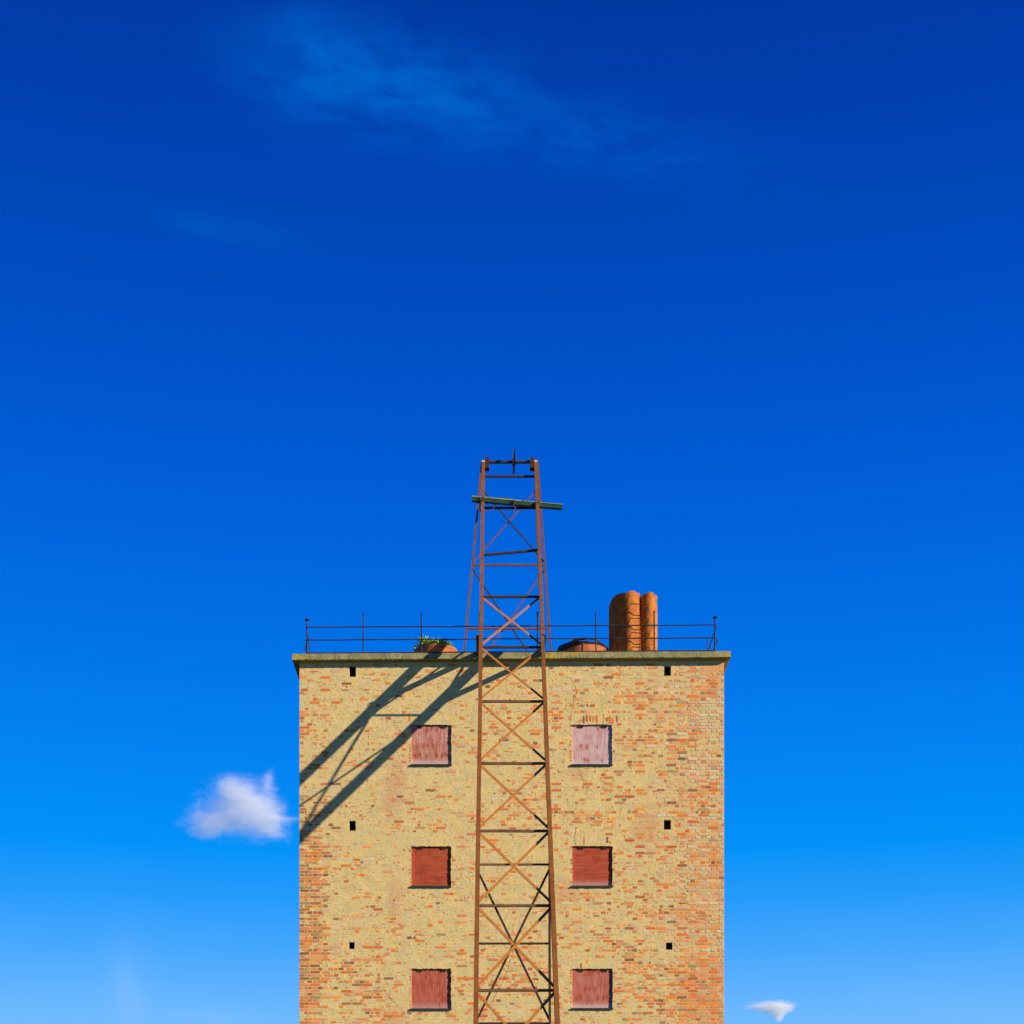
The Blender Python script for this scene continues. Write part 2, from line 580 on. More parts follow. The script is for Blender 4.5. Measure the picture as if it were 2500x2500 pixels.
M_LEAF = mat_plain('weed_leaf', (0.10, 0.36, 0.025, 1), (0.42, 0.55, 0.06, 1), 14.0, 0.6)
M_STEM = mat_plain('weed_stem', (0.10, 0.16, 0.03, 1), (0.14, 0.18, 0.05, 1), 14.0, 0.7)
M_GROUND = mat_plain('rough_grass', (0.028, 0.050, 0.014, 1), (0.05, 0.07, 0.022, 1), 0.6, 0.95, 0.05)

# ------------------------------------------------------------------ ground
gb = MB()
GN = 24
for i in range(GN + 1):
    for j in range(GN + 1):
        gb.v.append(((i / GN - 0.5) * 9000, (j / GN - 0.5) * 9000, 0.0))
for i in range(GN):
    for j in range(GN):
        a = i * (GN + 1) + j
        gb.f.append((a, a + GN + 1, a + GN + 2, a + 1))
ground = gb.build('ground', M_GROUND)
ground['kind'] = 'structure'

# ------------------------------------------------------------------ building
U0, U1 = 731.0, 1767.6
DEPTH = 900.0
VG = HZ + CAMZ * S           # ground level in wall units
tower = thing('brick_tower', 'tall square brick tower with peeling cream render and boarded square windows', 'building', W(1250, VG, -DEPTH / 2))


def tilt(u):                 # the slab is a little higher at its right end
    return (u - U0) / (U1 - U0) * 6.3


WINDOWS = [(1004, 1102.5, 1769, 1866), (1396, 1495, 1768.5, 1866), (1004, 1101.7, 2065.5, 2162.5),
           (1397.2, 1496, 2065, 2162.5), (1004.3, 1102, 2364.3, 2462), (1396.8, 1496.2, 2364.5, 2461)]
VENTS = [(852.8, 868.8, 1626, 1652.5), (1621.4, 1638, 1625, 1650), (852.7, 868.5, 2003.6, 2028), (1621, 1638, 2001.8, 2025.5),
         (852, 865.8, 2300, 2317), (1625.8, 1641.8, 2301, 2318.5)]
OPEN = [(o, 4.4) for o in WINDOWS] + [(o, 34.0) for o in VENTS]
VTOP = 1606.0

wb = MB()
us = sorted({U0, U1} | {o[0][0] for o in OPEN} | {o[0][1] for o in OPEN})
vv_ = sorted({VTOP, VG} | {o[0][2] for o in OPEN} | {o[0][3] for o in OPEN})
for a, b in zip(us, us[1:]):
    for c, d in zip(vv_, vv_[1:]):
        mu, mv = (a + b) / 2, (c + d) / 2
        if any(o[0] < mu < o[1] and o[2] < mv < o[3] for o, _ in OPEN):
            continue
        wb.add([W(a, d), W(b, d), W(b, c), W(a, c)], [(0, 1, 2, 3)])
for (a, b, c, d), r in OPEN:
    f0 = [W(a, d), W(b, d), W(b, c), W(a, c)]
    f1 = [W(a, d, -r), W(b, d, -r), W(b, c, -r), W(a, c, -r)]
    wb.add(f0 + f1, [(0, 1, 5, 4), (1, 2, 6, 5), (2, 3, 7, 6), (3, 0, 4, 7)])


def chip(mb, u, v, w, h, d0, d1, jit):
    """irregular knob with bevelled face standing on the wall between depths d0 and d1"""
    n = []
    for (x, y) in ((-.5, -.28), (-.5, .28), (-.40, .5), (0.0, .5), (.40, .5), (.5, .28), (.5, -.28), (.40, -.5), (0.0, -.5), (-.40, -.5)):
        n.append((u + x * w + random.uniform(-jit, jit), v + y * h + random.uniform(-jit, jit) * 0.7))
    m = len(n)
    ins = 0.94
    vs_ = [W(x, y, d0) for x, y in n] + [W(u + (x - u) * (1 - 0.5 / max(w, 3)), v + (y - v) * ins, d1) for x, y in n]
    fs = [(i, (i + 1) % m, (i + 1) % m + m, i + m) for i in range(m)] + [tuple(range(m, 2 * m))]
    return vs_, fs


# ragged render round the window openings
for (a, b, c, d) in WINDOWS:
    v = c
    while v < d - 2:
        h = random.uniform(3, 8)
        q = random.uniform(-0.6, 1.5)
        if q > 0:
            wb.box(W(b - q, min(v + h, d), -1.6), W(b + 1.5, v, 0.28))
        v += h
    u = a
    while u < b - 2:
        h = random.uniform(3, 9)
        q = random.uniform(-0.5, 1.4)
        if q > 0:
            wb.box(W(u, c + q, -1.2), W(min(u + h, b), c - 1.5, 0.33))
        u += h
wall = wb.build('wall', M_RENDER, tower)
wall['label'] = 'front wall of cream render worn back to orange brick'

sb = MB()
for (ua, da, ub, db) in ((U0, 0, U0, -DEPTH), (U0, -DEPTH, U1, -DEPTH), (U1, -DEPTH, U1, 0)):
    sb.add([W(ua, VG, da), W(ub, VG, db), W(ub, VTOP, db), W(ua, VTOP, da)], [(0, 1, 2, 3)])
sb.build('side_wall', M_SIDE, tower)

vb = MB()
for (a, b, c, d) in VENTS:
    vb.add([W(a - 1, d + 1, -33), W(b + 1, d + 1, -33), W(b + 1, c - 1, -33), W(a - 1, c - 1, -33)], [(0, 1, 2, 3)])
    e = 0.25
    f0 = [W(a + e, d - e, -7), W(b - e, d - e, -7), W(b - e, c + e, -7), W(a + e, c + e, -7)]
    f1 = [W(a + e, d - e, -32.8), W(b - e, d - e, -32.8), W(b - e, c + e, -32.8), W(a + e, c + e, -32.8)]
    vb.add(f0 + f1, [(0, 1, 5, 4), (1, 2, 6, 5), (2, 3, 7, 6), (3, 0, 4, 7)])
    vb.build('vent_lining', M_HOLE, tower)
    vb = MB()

# ---- roof slab
rb = MB()
NS = 240
SU0, SU1, SD = 715.5, 1781.5, 16.0
for i in range(NS + 1):
    u = SU0 + (SU1 - SU0) * i / NS
    t = tilt(u)
    e = 0.0 if i in (0, NS) else 1.0
    jb = e * (0.8 * mnoise.noise((u * 0.11, 0, 3)) + random.uniform(-0.7, 0.7)) - (1.6 * e if random.random() < 0.06 else 0)
    jt = e * (0.5 * mnoise.noise((u * 0.08, 5, 3)) + random.uniform(-0.25, 0.25))
    jd = e * random.uniform(-0.3, 0.3)
    rb.v += [tuple(W(u, 1601.5 - t + jt, SD - 0.5)), tuple(W(u, 1616.2 - t + jb, SD + jd)), tuple(W(u, 1617.2 - t, SD - 3.0)),
             tuple(W(u, 1617.2 - t, -DEPTH - SD)), tuple(W(u, 1601.5 - t, -DEPTH - SD))]
for i in range(NS):
    for j in range(5):
        a, b = i * 5 + j, i * 5 + (j + 1) % 5
        rb.f.append((a, a + 5, b + 5, b))
rb.f.append((0, 1, 2, 3, 4))
rb.f.append(tuple(NS * 5 + j for j in range(5)))
slab = rb.build('roof_slab', M_CONC, tower)


def top(u):
    return 1601.5 - tilt(u)


# ---- boards, hinges, sills
P_KN = [[(-.11, .36, .03), (.0, .40, .025), (.12, .37, .03), (-.19, -.03, .03), (-.08, -.02, .03), (.03, -.03, .025), (-.38, -.25, .035), (-.28, -.22, .03),
         (-.13, -.26, .03), (.12, -.25, .03), (.25, -.26, .03), (.33, -.23, .03), (.40, .05, .03)],
        [(.14, .38, .025), (-.26, -.03, .025), (-.12, -.06, .028), (.12, -.05, .02), (-.17, -.36, .025), (-.10, -.37, .028), (.24, -.38, .02)],
        [(-.40, .03, .012), (-.40, -.17, .012), (.22, .0, .010)],
        [(-.20, .35, .012), (-.20, .22, .014), (-.20, .12, .012), (-.21, .0, .012), (-.20, -.12, .012), (-.19, -.25, .012), (-.20, -.38, .012),
         (.19, .30, .016), (.20, .18, .010), (.20, .05, .012), (.19, -.06, .010), (.19, -.18, .016), (.36, .31, .012), (.36, -.17, .012)],
        [(-.28, .36, .02), (.19, .36, .02), (.18, .13, .025), (-.22, -.05, .018), (.19, -.40, .02)],
        [(-.08, .37, .03), (.02, .42, .026), (.14, .39, .028), (-.18, -.02, .03), (-.07, -.01, .03), (.06, -.01, .026), (-.36, -.22, .035), (-.28, -.19, .03),
         (-.12, -.22, .03), (.14, -.22, .03), (.27, -.22, .034), (.35, -.19, .03), (.45, -.02, .03)]]
PINK = [((0.39, 0.125, 0.085, 1), (0.55, 0.30, 0.25, 1), (0.27, 0.065, 0.04, 1), True, 0.55),
        ((0.46, 0.26, 0.25, 1), (0.57, 0.40, 0.40, 1), (0.38, 0.17, 0.15, 1), True, 0.4),
        ((0.34, 0.058, 0.024, 1), (0.40, 0.090, 0.045, 1), (0.23, 0.035, 0.016, 1), False, 0.0),
        ((0.34, 0.050, 0.022, 1), (0.41, 0.10, 0.06, 1), (0.24, 0.034, 0.015, 1), False, 0.3),
        ((0.35, 0.070, 0.036, 1), (0.44, 0.14, 0.10, 1), (0.26, 0.042, 0.02, 1), True, 0.28),
        ((0.37, 0.085, 0.055, 1), (0.46, 0.18, 0.145, 1), (0.27, 0.05, 0.03, 1), True, 0.6)]
BL = ['pinkish weathered board with dark knots, upper left window', 'pale lilac-pink bleached board, upper right window',
      'deep red board with horizontal grain, middle left window', 'deep red board with columns of nail heads, middle right window',
      'rose-red board with vertical grain, lower left window', 'rose-red knotty board with bleached foot, lower right window']
for i, (a, b, c, d) in enumerate(WINDOWS):
    base, pale, dark, vert, fad = PINK[i]
    mm = mat_board('painted_board', base, pale, dark, vert, P_KN[i], fad)
    bb = MB()
    o = W((a + b) / 2, (c + d) / 2, -4.0)
    bb.box(W(a + 0.3, d + 2, -6.4), W(b - 0.3, c + 0.4, -4.0 - random.uniform(0, 0.2)))
    board = bb.build('window_board', mm, tower, origin=o)
    board['label'] = BL[i]
    for hu in (a + 0.155 * (b - a) + 6, b - 0.2 * (b - a)):
        hb = MB()
        hb.box(W(hu - 5.8, c + 7.6, -3.9), W(hu + 5.8, c + 3.8, -2.6))
        hb.tube([W(hu - 6.4, c + 3.6, -2.1), W(hu + 6.4, c + 3.6, -2.1)], 0.8 / S)
        hb.build('hinge', M_DARK, board)
    sl = MB()
    n = 14
    for k in range(n + 1):
        u = a - 0.8 + (b - a + 1.6) * k / n
        j = random.uniform(-0.35, 0.35)
        sl.v += [tuple(W(u, d - 0.9, -3.6)), tuple(W(u, d + 0.4, 4.3 + j)), tuple(W(u, d + 3.8 + j, 4.2 + j)), tuple(W(u, d + 3.6, -3.6))]
    for k in range(n):
        for j in range(4):
            x, y = k * 4 + j, k * 4 + (j + 1) % 4
            sl.f.append((x, x + 4, y + 4, y))
    sl.f += [(0, 1, 2, 3), tuple(n * 4 + j for j in range(4))]
    sl.build('sill', M_SLATE, tower)

# ---- bricks that show through the render
CH = 7.66
LONG, SHORT = 25.6, 12.8
RED = [(0.66, 0.175, 0.030), (0.64, 0.150, 0.038), (0.60, 0.130, 0.038), (0.70, 0.225, 0.028), (0.54, 0.125, 0.032), (0.66, 0.25, 0.09), (0.48, 0.125, 0.038), (0.69, 0.195, 0.025), (0.64, 0.205, 0.085)]
BROWN = [(0.28, 0.11, 0.045), (0.33, 0.13, 0.05), (0.23, 0.09, 0.05), (0.38, 0.18, 0.055), (0.30, 0.105, 0.07)]
ODD = [(0.17, 0.14, 0.10), (0.15, 0.12, 0.095), (0.26, 0.23, 0.10), (0.32, 0.26, 0.09), (0.19, 0.105, 0.085)]
WASH = [(0.60, 0.42, 0.24), (0.60, 0.38, 0.20), (0.57, 0.45, 0.24), (0.62, 0.48, 0.30), (0.60, 0.33, 0.17), (0.56, 0.44, 0.20)]


def blob(u, v, cu, cv, ru, rv):
    return math.exp(-((u - cu) / ru) ** 2 - ((v - cv) / rv) ** 2)


def density(u, v):
    p = 0.165
    edge_l = 1.0 / (1.0 + math.exp((u - (800 + 22 * mnoise.noise((v * 0.02, 0, 9)))) / 6.0))
    amt = 0.30 + 0.55 * min(1, max(0, (v - 1990) / 70.0))
    if 1930 < v < 1990:
        amt += 0.15
    p = max(p, amt * edge_l)
    p += 0.20 * blob(u, v, 1270, 1765, 70, 45) + 0.10 * blob(u, v, 1270, 1960, 60, 60) + 0.30 * blob(u, v, 1250, 2370, 110, 45)
    p += 0.16 * blob(u, v, 1440, 1790, 90, 60) + 0.12 * blob(u, v, 1430, 1960, 80, 60)
    p += 0.34 * blob(u, v, 890, 2420, 100, 110) + 0.16 * blob(u, v, 1080, 2480, 150, 50)
    p += 0.26 * blob(u, v, 1570, 1800, 120, 90) + 0.10 * blob(u, v, 1560, 2000, 120, 70)
    p += 0.28 * blob(u, v, 1590, 2260, 140, 60) + 0.36 * blob(u, v, 1600, 2420, 170, 95) + 0.22 * blob(u, v, 1420, 2340, 60, 70)
    if u > 1380:
        p += 0.05
    if u > 1640:
        p += 0.24 * min(1, (u - 1640) / 50)
        p += 0.40 * min(1, max(0, (v - 2330) / 40)) * min(1, (u - 1640) / 60)
    p += 0.40 * blob(u, v, 1750, 1630, 60, 40)
    return p


def wash_amount(u, v):
    p = 0.06
    if u > 1560:
        p += 0.30 * min(1, (u - 1560) / 80)
    if u > 1650:
        p += 0.35 * min(1, (u - 1650) / 50)
    p += 0.5 * blob(u, v, 1590, 1650, 90, 30)
    return p


def blocked(u0, u1, v0, v1):
    for o, _ in OPEN:
        if u1 > o[0] - 1.0 and u0 < o[1] + 1.0 and v1 > o[2] - 1.0 and v0 < o[3] + 6.0:
            return True
    for (a, b, c, d) in WINDOWS:
        if u1 > a - 6 and u0 < b + 6 and v1 > c - 24 and v0 < c:
            return True
    return False


bricks = []   # (area, verts, faces, colour)


def pick(u, v):
    r = random.random()
    brown = 0.11
    if u < 830 and v > 1880:
        brown = 0.45 if v < 2330 else 0.20
    if r < 0.03:
        c = random.choice(ODD)
    elif r < 0.03 + brown:
        c = random.choice(BROWN)
    else:
        c = random.choice(RED)
    k = random.uniform(0.85, 1.15)
    return tuple(x * k for x in c)


row = 0
v = 1619.0
while v < 2512:
    pitch = LONG if row % 2 == 0 else SHORT
    u = U0 - (0 if row % 2 == 0 else 0)
    first = True
    while u < U1 - 1.5:
        w = pitch
        if row % 2 == 1 and first:
            w = SHORT
        elif row % 2 == 1 and abs(u - (U0 + SHORT)) < 0.1:
            w = SHORT * 0.5
        first = False
        u2 = min(u + w, U1 + 0.6)
        cu, cv = (u + u2) / 2, v + CH / 2
        bw, bh = u2 - u - 1.25, CH - 1.1
        if bw > 2 and not blocked(u, u2, v, v + CH):
            st = mnoise.noise((cu * 0.016, cv * 0.075, 1.7)) + 0.6 * mnoise.noise((cu * 0.006, cv * 0.012, 8.1))
            dn = density(cu, cv)
            pe = dn * max(0.12, 1 + 1.7 * st) if dn < 0.5 else dn * (1 + 0.35 * st)
            r = random.random()
            at_edge = u2 > U1 or u <= U0 + 0.1
            if r < pe:
                col = pick(cu, cv)
                th = random.random() ** 2 * 0.45
                col = tuple(a * (1 - th) + b * th for a, b in zip(col, (0.62, 0.45, 0.21)))
                if cu > 1640 and random.random() < 0.35:
                    wsh = random.choice(WASH)
                    col = tuple(0.55 * a + 0.45 * b for a, b in zip(col, wsh))
                full = random.random() < (0.36 + 0.7 * dn)
                x, y, ww, hh = cu, cv, bw, bh
                if not full:
                    ww = bw * random.uniform(0.2, 0.8)
                    hh = bh * random.uniform(0.55, 1.08)
                    x = cu + random.uniform(-.5, .5) * (bw - ww)
                    y = cv + random.uniform(-.5, .5) * (bh - hh)
                vs_, fs = chip(None, x, y, ww, hh, -0.4, random.uniform(0.10, 0.45), 0.6 if full else 1.1)
                bricks.append((ww * hh, vs_, fs, col))
            elif random.random() < wash_amount(cu, cv):
                col = tuple(x * random.uniform(0.88, 1.08) for x in random.choice(WASH))
                vs_, fs = chip(None, cu, cv, bw, bh, -0.4, random.uniform(0.15, 0.5) + (0.25 if cu > 1640 else 0), 0.7)
                bricks.append((bw * bh * 0.6, vs_, fs, col))
        u += w
    v += CH
    row += 1
# small flakes where the render has only just let go
def flake(u, v, w, h):
    n = 9
    a0 = random.random() * 6.28
    pts = []
    for i in range(n):
        a = a0 + 2 * math.pi * i / n
        k = random.uniform(0.55, 1.15)
        pts.append((u + math.cos(a) * w / 2 * k, v + math.sin(a) * h / 2 * k))
    vs_ = [W(x, y, -0.3) for x, y in pts] + [W(u + (x - u) * 0.9, v + (y - v) * 0.9, random.uniform(0.08, 0.22)) for x, y in pts]
    return vs_, [(i, (i + 1) % n, (i + 1) % n + n, i + n) for i in range(n)] + [tuple(range(n, 2 * n))]


SALMON = [(0.60, 0.27, 0.10), (0.60, 0.21, 0.06), (0.57, 0.32, 0.14), (0.62, 0.25, 0.05), (0.50, 0.17, 0.05)]
placed = 0
while placed < 3500:
    u, v = random.uniform(U0 + 4, U1 - 4), random.uniform(1634, 2508)
    st = mnoise.noise((u * 0.020, v * 0.05, 4.4)) + 0.5 * mnoise.noise((u * 0.007, v * 0.012, 2.2))
    if random.random() > (0.22 + 0.75 * density(u, v)) * max(0.1, 1 + 1.5 * st):
        continue
    w_ = random.uniform(2.5, 11) if random.random() < 0.8 else random.uniform(11, 20)
    h_ = random.uniform(1.6, 4.6)
    if blocked(u - w_ / 2, u + w_ / 2, v - h_ / 2, v + h_ / 2):
        continue
    vs_, fs = flake(u, v, w_, h_)
    bricks.append((w_ * h_ * 0.3, vs_, fs, tuple(x * random.uniform(0.85, 1.1) for x in random.choice(SALMON))))
    placed += 1
# flat arches of upright bricks over the windows
for i, (a, b, c, d) in enumerate(WINDOWS):
    x = a - 4
    lean = -0.22
    while x < b + 4:
        t = (x - (a + b) / 2) / (b - a)
        pr = (0.12, 0.6, 0.0, 0.22, 0.0, 0.30)[i]
        if random.random() < pr:
            hh = random.uniform(6, 22)
            yc = c - 1.6 - hh / 2 - random.uniform(0, 22.4 - hh)
            vs_, fs = chip(None, x + 4 + t * (c - yc) * 0.5, yc, random.uniform(4.2, 6.0), hh, -0.4, random.uniform(0.15, 0.45), 0.9)
            bricks.append((5.6 * hh, vs_, fs, pick(x, c)))
        x += 7.6
# brick grinning through at the window reveals
for i, (a, b, c, d) in enumerate(WINDOWS):
    for x, pr in ((a - 2.6, 0.6), (b + 4.0, 0.28)):
        v = c + 4
        while v < d - 4:
            if random.random() < pr:
                w_ = random.uniform(2.4, 5.0) if x < a else random.uniform(4, 10)
                vs_, fs = chip(None, x if x < a else b + 1.5 + w_ / 2, v, w_, random.uniform(3.5, 6.5), -0.4, random.uniform(0.1, 0.4), 0.5)
                bricks.append((w_ * 4, vs_, fs, pick(x, 1700)))
            v += CH
order = sorted(range(len(bricks)), key=lambda i: -bricks[i][0])
rest = MB()
for n_, i in enumerate(order):
    area, vs_, fs, col = bricks[i]
    if n_ < 300:
        b1 = MB()
        b1.add(vs_, fs, col)
        b1.build('brick', M_BRICK, wall)
    else:
        rest.add(vs_, fs, col)
bw_ = rest.build('brickwork', M_BRICK, wall)
bw_['kind'] = 'stuff'
print('bricks', len(bricks))

# ---- cracks in the render
def crack(pts, w):
    c = MB()
    path = []
    for (a, b) in zip(pts, pts[1:]):
        n = max(2, int(math.dist(a, b) / 4))
        for k in range(n):
            t = k / n
            path.append((a[0] + (b[0] - a[0]) * t + random.uniform(-1.2, 1.2), a[1] + (b[1] - a[1]) * t))
    path.append(pts[-1])
    for k, (x, y) in enumerate(path):
        h = w * random.uniform(0.5, 1.2) * (0.3 if k in (0, len(path) - 1) else 1)
        c.v += [tuple(W(x - h / 2, y, 0.12)), tuple(W(x + h / 2, y, 0.12))]
    for k in range(len(path) - 1):
        c.f.append((2 * k, 2 * k + 1, 2 * k + 3, 2 * k + 2))
    c.build('crack', M_HOLE, wall)


crack([(1391, 1652), (1398, 1664), (1404, 1676), (1408, 1690), (1396, 1730), (1394, 1760)], 0.8)
crack([(1474, 1742), (1473, 1768)], 1.0)
crack([(1410, 1875), (1417, 1885), (1421, 1900), (1428, 1915), (1432, 1930), (1436, 1945)], 0.9)
crack([(1406, 2026), (1403, 2045), (1406, 2064)], 1.1)
crack([(1459, 2172), (1452, 2190), (1446, 2205)], 0.8)

# ------------------------------------------------------------------ inclined hoist
WL = 146.0


def kl(y):
    return (68.8 + 0.05276 * y) / WL


def leg_px(y):
    t = (y - 1129.6) / (2500 - 1129.6)
    return 1180 + t * (1160.7 - 1180), 1308.4 + t * (1361.3 - 1308.4)


def lad(y):
    """depth of the inclined plane sighted at height y, and the two leg centres there"""
    k = kl(y)
    d = F * (1 - 1 / k)
    l, r = leg_px(y)
    return d, P(l, y, d), P(r, y, d)


_, LT, RT = lad(1124)
_, LB0, RB0 = lad(2500)


def on(a, b, t):
    return a + (b - a) * t


tl = (LT.z - 0.0) / (LT.z - LB0.z)
tr = (RT.z - 0.0) / (RT.z - RB0.z)
LG, RG = on(LT, LB0, tl), on(RT, RB0, tr)
hoist = thing('hoist_gantry', 'rusty lattice hoist ramp climbing the front of the tower with a wheel at its head', 'hoist', (LG + RG) / 2)
axis = (LB0 - LT).normalized()
nrm = Vector((1, 0, 0)).cross(axis)
if nrm.z < 0:
    nrm = -nrm                 # outward / upward normal of the ramp
LEG_W, LEG_H = 8.6 / S, 17.5 / S
X = Vector((1, 0, 0))
front_shift = -nrm * (LEG_H / 2)   # leg centre lies half a depth behind the sighted outer face
for (a, b) in ((LT, LG), (RT, RG)):
    m = MB()
    m.sweep(a + front_shift, b + front_shift, I_prof(LEG_W, LEG_H, 0.012, 0.012), X, n=12, wob=0.004)
    m.build('leg', M_LEG, hoist)
back = -nrm * (LEG_H + 0.008)
RUNG_Y = [1158.6, 1236, 1345, 1454.8, 1579.4, 1713, 1866, 2033, 2218, 2428]
dvals = [F * (1 - 1 / kl(y)) - 24.0 for y in RUNG_Y]
dvals += [dvals[-1] + 176, dvals[-1] + 352]


def at_d(d):
    t = (d + LT.y * S) / (LT.y * S - LB0.y * S) if False else (-d / S - LT.y) / (LB0.y - LT.y)
    return on(LT, LB0, t), on(RT, RB0, t)


for i, d in enumerate(dvals):
    a, b = at_d(d)
    a, b = a + X * 0.035 + back, b - X * 0.035 + back
    if i == 2:
        a = a - Vector((0, 0, 0.07))
        b = b + Vector((0, 0, 0.05))
    m = MB()
    z = Vector((0, 0, 1))
    # angle iron: upright plate with its foot turned out, so the underside shows from below
    ax = (b - a).normalized()
    w, h, t = 0.050, 0.052, 0.008
    pr = [(-w / 2, 0), (-w / 2, h), (-w / 2 + t, h), (-w / 2 + t, t), (w / 2, t), (w / 2, 0)]
    m.sweep(a, b, pr, z, n=3, wob=0.003)
    m.build('rung', M_RUNG if i > 4 else M_DARK, hoist)
for i in range(3, len(dvals) - 1):
    a0, b0 = at_d(dvals[i] + 7)
    a1, b1 = at_d(dvals[i + 1] - 7)
    for s, (p, q) in enumerate(((a0, b1), (b0, a1))):
        off = back + nrm * (0.004 + 0.016 * s)
        sx = X * 0.03 if s == 0 else -X * 0.03
        m = MB()
        m.sweep(p + off + sx, q + off - sx, R_prof(0.056, 0.012), (q - p).cross(nrm), n=4, wob=0.003)
        m.build('brace', M_BRACE, hoist)
ga, gbp = at_d(1014)
# brackets holding the ramp to the roof edge
for side, u in ((-1, -37.0), (1, 119.5)):
    m = MB()
    uu = XC + u
    m.sweep(W(uu, top(uu) + 2.0, -60), W(uu, top(uu) + 2.0, 124), I_prof(9.0 / S, 10.5 / S, 0.012, 0.012), X)
    m.build('bracket_beam', M_DARK, hoist)
# rear trestle under the ramp
TK = 1.22
TD = F * (1 - 1 / TK)
tu0, tu1 = XC + (1163.5 - XC) / TK, XC + (1342 - XC) / TK


def tv(y):
    return HZ - (HZ - y) / TK


for u in (tu0, tu1):
    m = MB()
    m.sweep(W(u, tv(2104), TD), W(u, VG, TD), I_prof(5.0 / S, 5.0 / S, 0.010, 0.010), X, n=6, wob=0.003)
    m.build('trestle_leg', M_DARK, hoist)
ty = [2110, 2303, 2498, 2700, 2905, 3110]
for y in ty:
    m = MB()
    m.sweep(W(tu0 + 2, tv(y), TD - 0.5), W(tu1 - 2, tv(y), TD - 0.5), L_prof(3.8 / S, 4.0 / S, 0.01), Vector((0, 0, 1)), n=2)
    m.build('trestle_rail', M_DARK if y != 2110 else M_RUNG, hoist)
for (y0, y1) in ((2122, 2488), (2512, 2895), (2917, 3100)):
    for s, (p, q) in enumerate((((tu0 + 1, y0), (tu1 - 1, y1)), ((tu1 - 1, y0), (tu0 + 1, y1)))):
        m = MB()
        pa, qa = W(p[0], tv(p[1]), TD - 3 - 2.2 * s), W(q[0], tv(q[1]), TD - 3 - 2.2 * s)
        m.sweep(pa, qa, R_prof(4.6 / S, 1.2 / S), (qa - pa).cross(Vector((0, 1, 0))), n=3)
        m.build('trestle_brace', M_DARK, hoist)
# splayed back legs standing on the roof
BD = -584.0
kb = K(BD)
BACKL = ((1177, 1127), (1133.6, 1590))
BACKR = ((1312, 1125), (1345, 1588))
feet = []


def back_pt(line, y):
    (x0, y0), (x1, y1) = line
    return P(x0 + (x1 - x0) * (y - y0) / (y1 - y0), y, BD)


yroof = HZ - (HZ - 1601.0) * kb
for ln in (BACKL, BACKR):
    m = MB()
    m.sweep(back_pt(ln, 1123), back_pt(ln, yroof), L_prof(5.6 / S, 5.0 / S, 0.012), X, n=6, wob=0.003)
    m.build('back_leg', M_LEG, hoist)
for y in (1379, 1534):
    m = MB()
    m.sweep(back_pt(BACKL, y), back_pt(BACKR, y), L_prof(4.6 / S, 4.2 / S, 0.01), Vector((0, 0, 1)))
    m.build('back_rail', M_LEG, hoist)
for (yl0, yl1) in ((1187, 1372), (1387, 1686)):
    for s in (0, 1):
        m = MB()
        p, q = (back_pt(BACKL, yl0), back_pt(BACKR, yl1)) if s == 0 else (back_pt(BACKR, yl0), back_pt(BACKL, yl1))
        o = Vector((0, 0.03 + 0.03 * s, 0))
        m.sweep(p + o, q + o, L_prof(3.6 / S, 3.0 / S, 0.008), (q - p).cross(Vector((0, 1, 0))), n=3)
        m.build('back_brace', M_DARK if s == 0 else M_LEG, hoist)
for p_ in (LT, RT):
    m = MB()
    m.sweep(p_ + front_shift - axis * 0.012, p_ + front_shift + axis * 0.10, R_prof(LEG_W * 1.05, LEG_H * 1.03), X)
    m.build('leg_cap', M_CAP, hoist)
# head shaft, bearings and wheel
axc = (LT + RT) / 2 + front_shift
dA = -585.0
sl_, sr_ = P(1186, 1128, dA), P(1304, 1128, dA)
m = MB()
m.tube([sl_, on(sl_, sr_, 0.33), on(sl_, sr_, 0.66), sr_], 4.6 / S, 14)
m.build('shaft', M_GREASE, hoist)
for (xa, xb) in ((1183.5, 1194), (1294, 1304.5)):
    m = MB()
    p0, p1 = P(xa, 1146, dA), P(xb, 1123, dA)
    m.box((p0.x, p0.y - 0.11, p0.z), (p1.x, p0.y + 0.11, p1.z))
    m.box((p0.x + 0.02, p0.y - 0.07, p1.z), (p1.x - 0.02, p0.y + 0.07, p1.z + 0.05))
    for yy in (-0.085, 0.085):
        m.box((p0.x + 0.03, p0.y + yy - 0.012, p1.z), (p0.x + 0.055, p0.y + yy + 0.012, p1.z + 0.06))
    m.build('bearing_block', M_DARK, hoist)
wc = P(1254.3, 1127, dA)
R_W = 34.0 / S
wheel = MB()
n = 40
prof = [(-2.7 / S, R_W), (-1.0 / S, R_W - 0.025), (1.0 / S, R_W - 0.025), (2.7 / S, R_W), (2.7 / S, R_W - 0.06), (-2.7 / S, R_W - 0.06)]
for i in range(n):
    a = 2 * math.pi * i / n
    for (x, r) in prof:
        wheel.v.append((wc.x + x, wc.y + r * math.cos(a), wc.z + r * math.sin(a)))
for i in range(n):
    for j in range(6):
        p, q = i * 6 + j, i * 6 + (j + 1) % 6
        p2, q2 = ((i + 1) % n) * 6 + j, ((i + 1) % n) * 6 + (j + 1) % 6
        wheel.f.append((p, q, q2, p2))
pw = wheel.build('sheave_wheel', M_GREASE, hoist)
m = MB()
m.tube([wc + X * -0.055, wc + X * 0.055], 9.5 / S, 16)
m.build('hub', M_GREASE, pw)
for i in range(6):
    a = math.pi * i / 3 + 0.2
    dirv = Vector((0, math.cos(a), math.sin(a)))
    m = MB()
    m.sweep(wc + dirv * 0.07, wc + dirv * (R_W - 0.05), R_prof(0.022, 0.04), X)
    m.build('spoke', M_GREASE, pw)
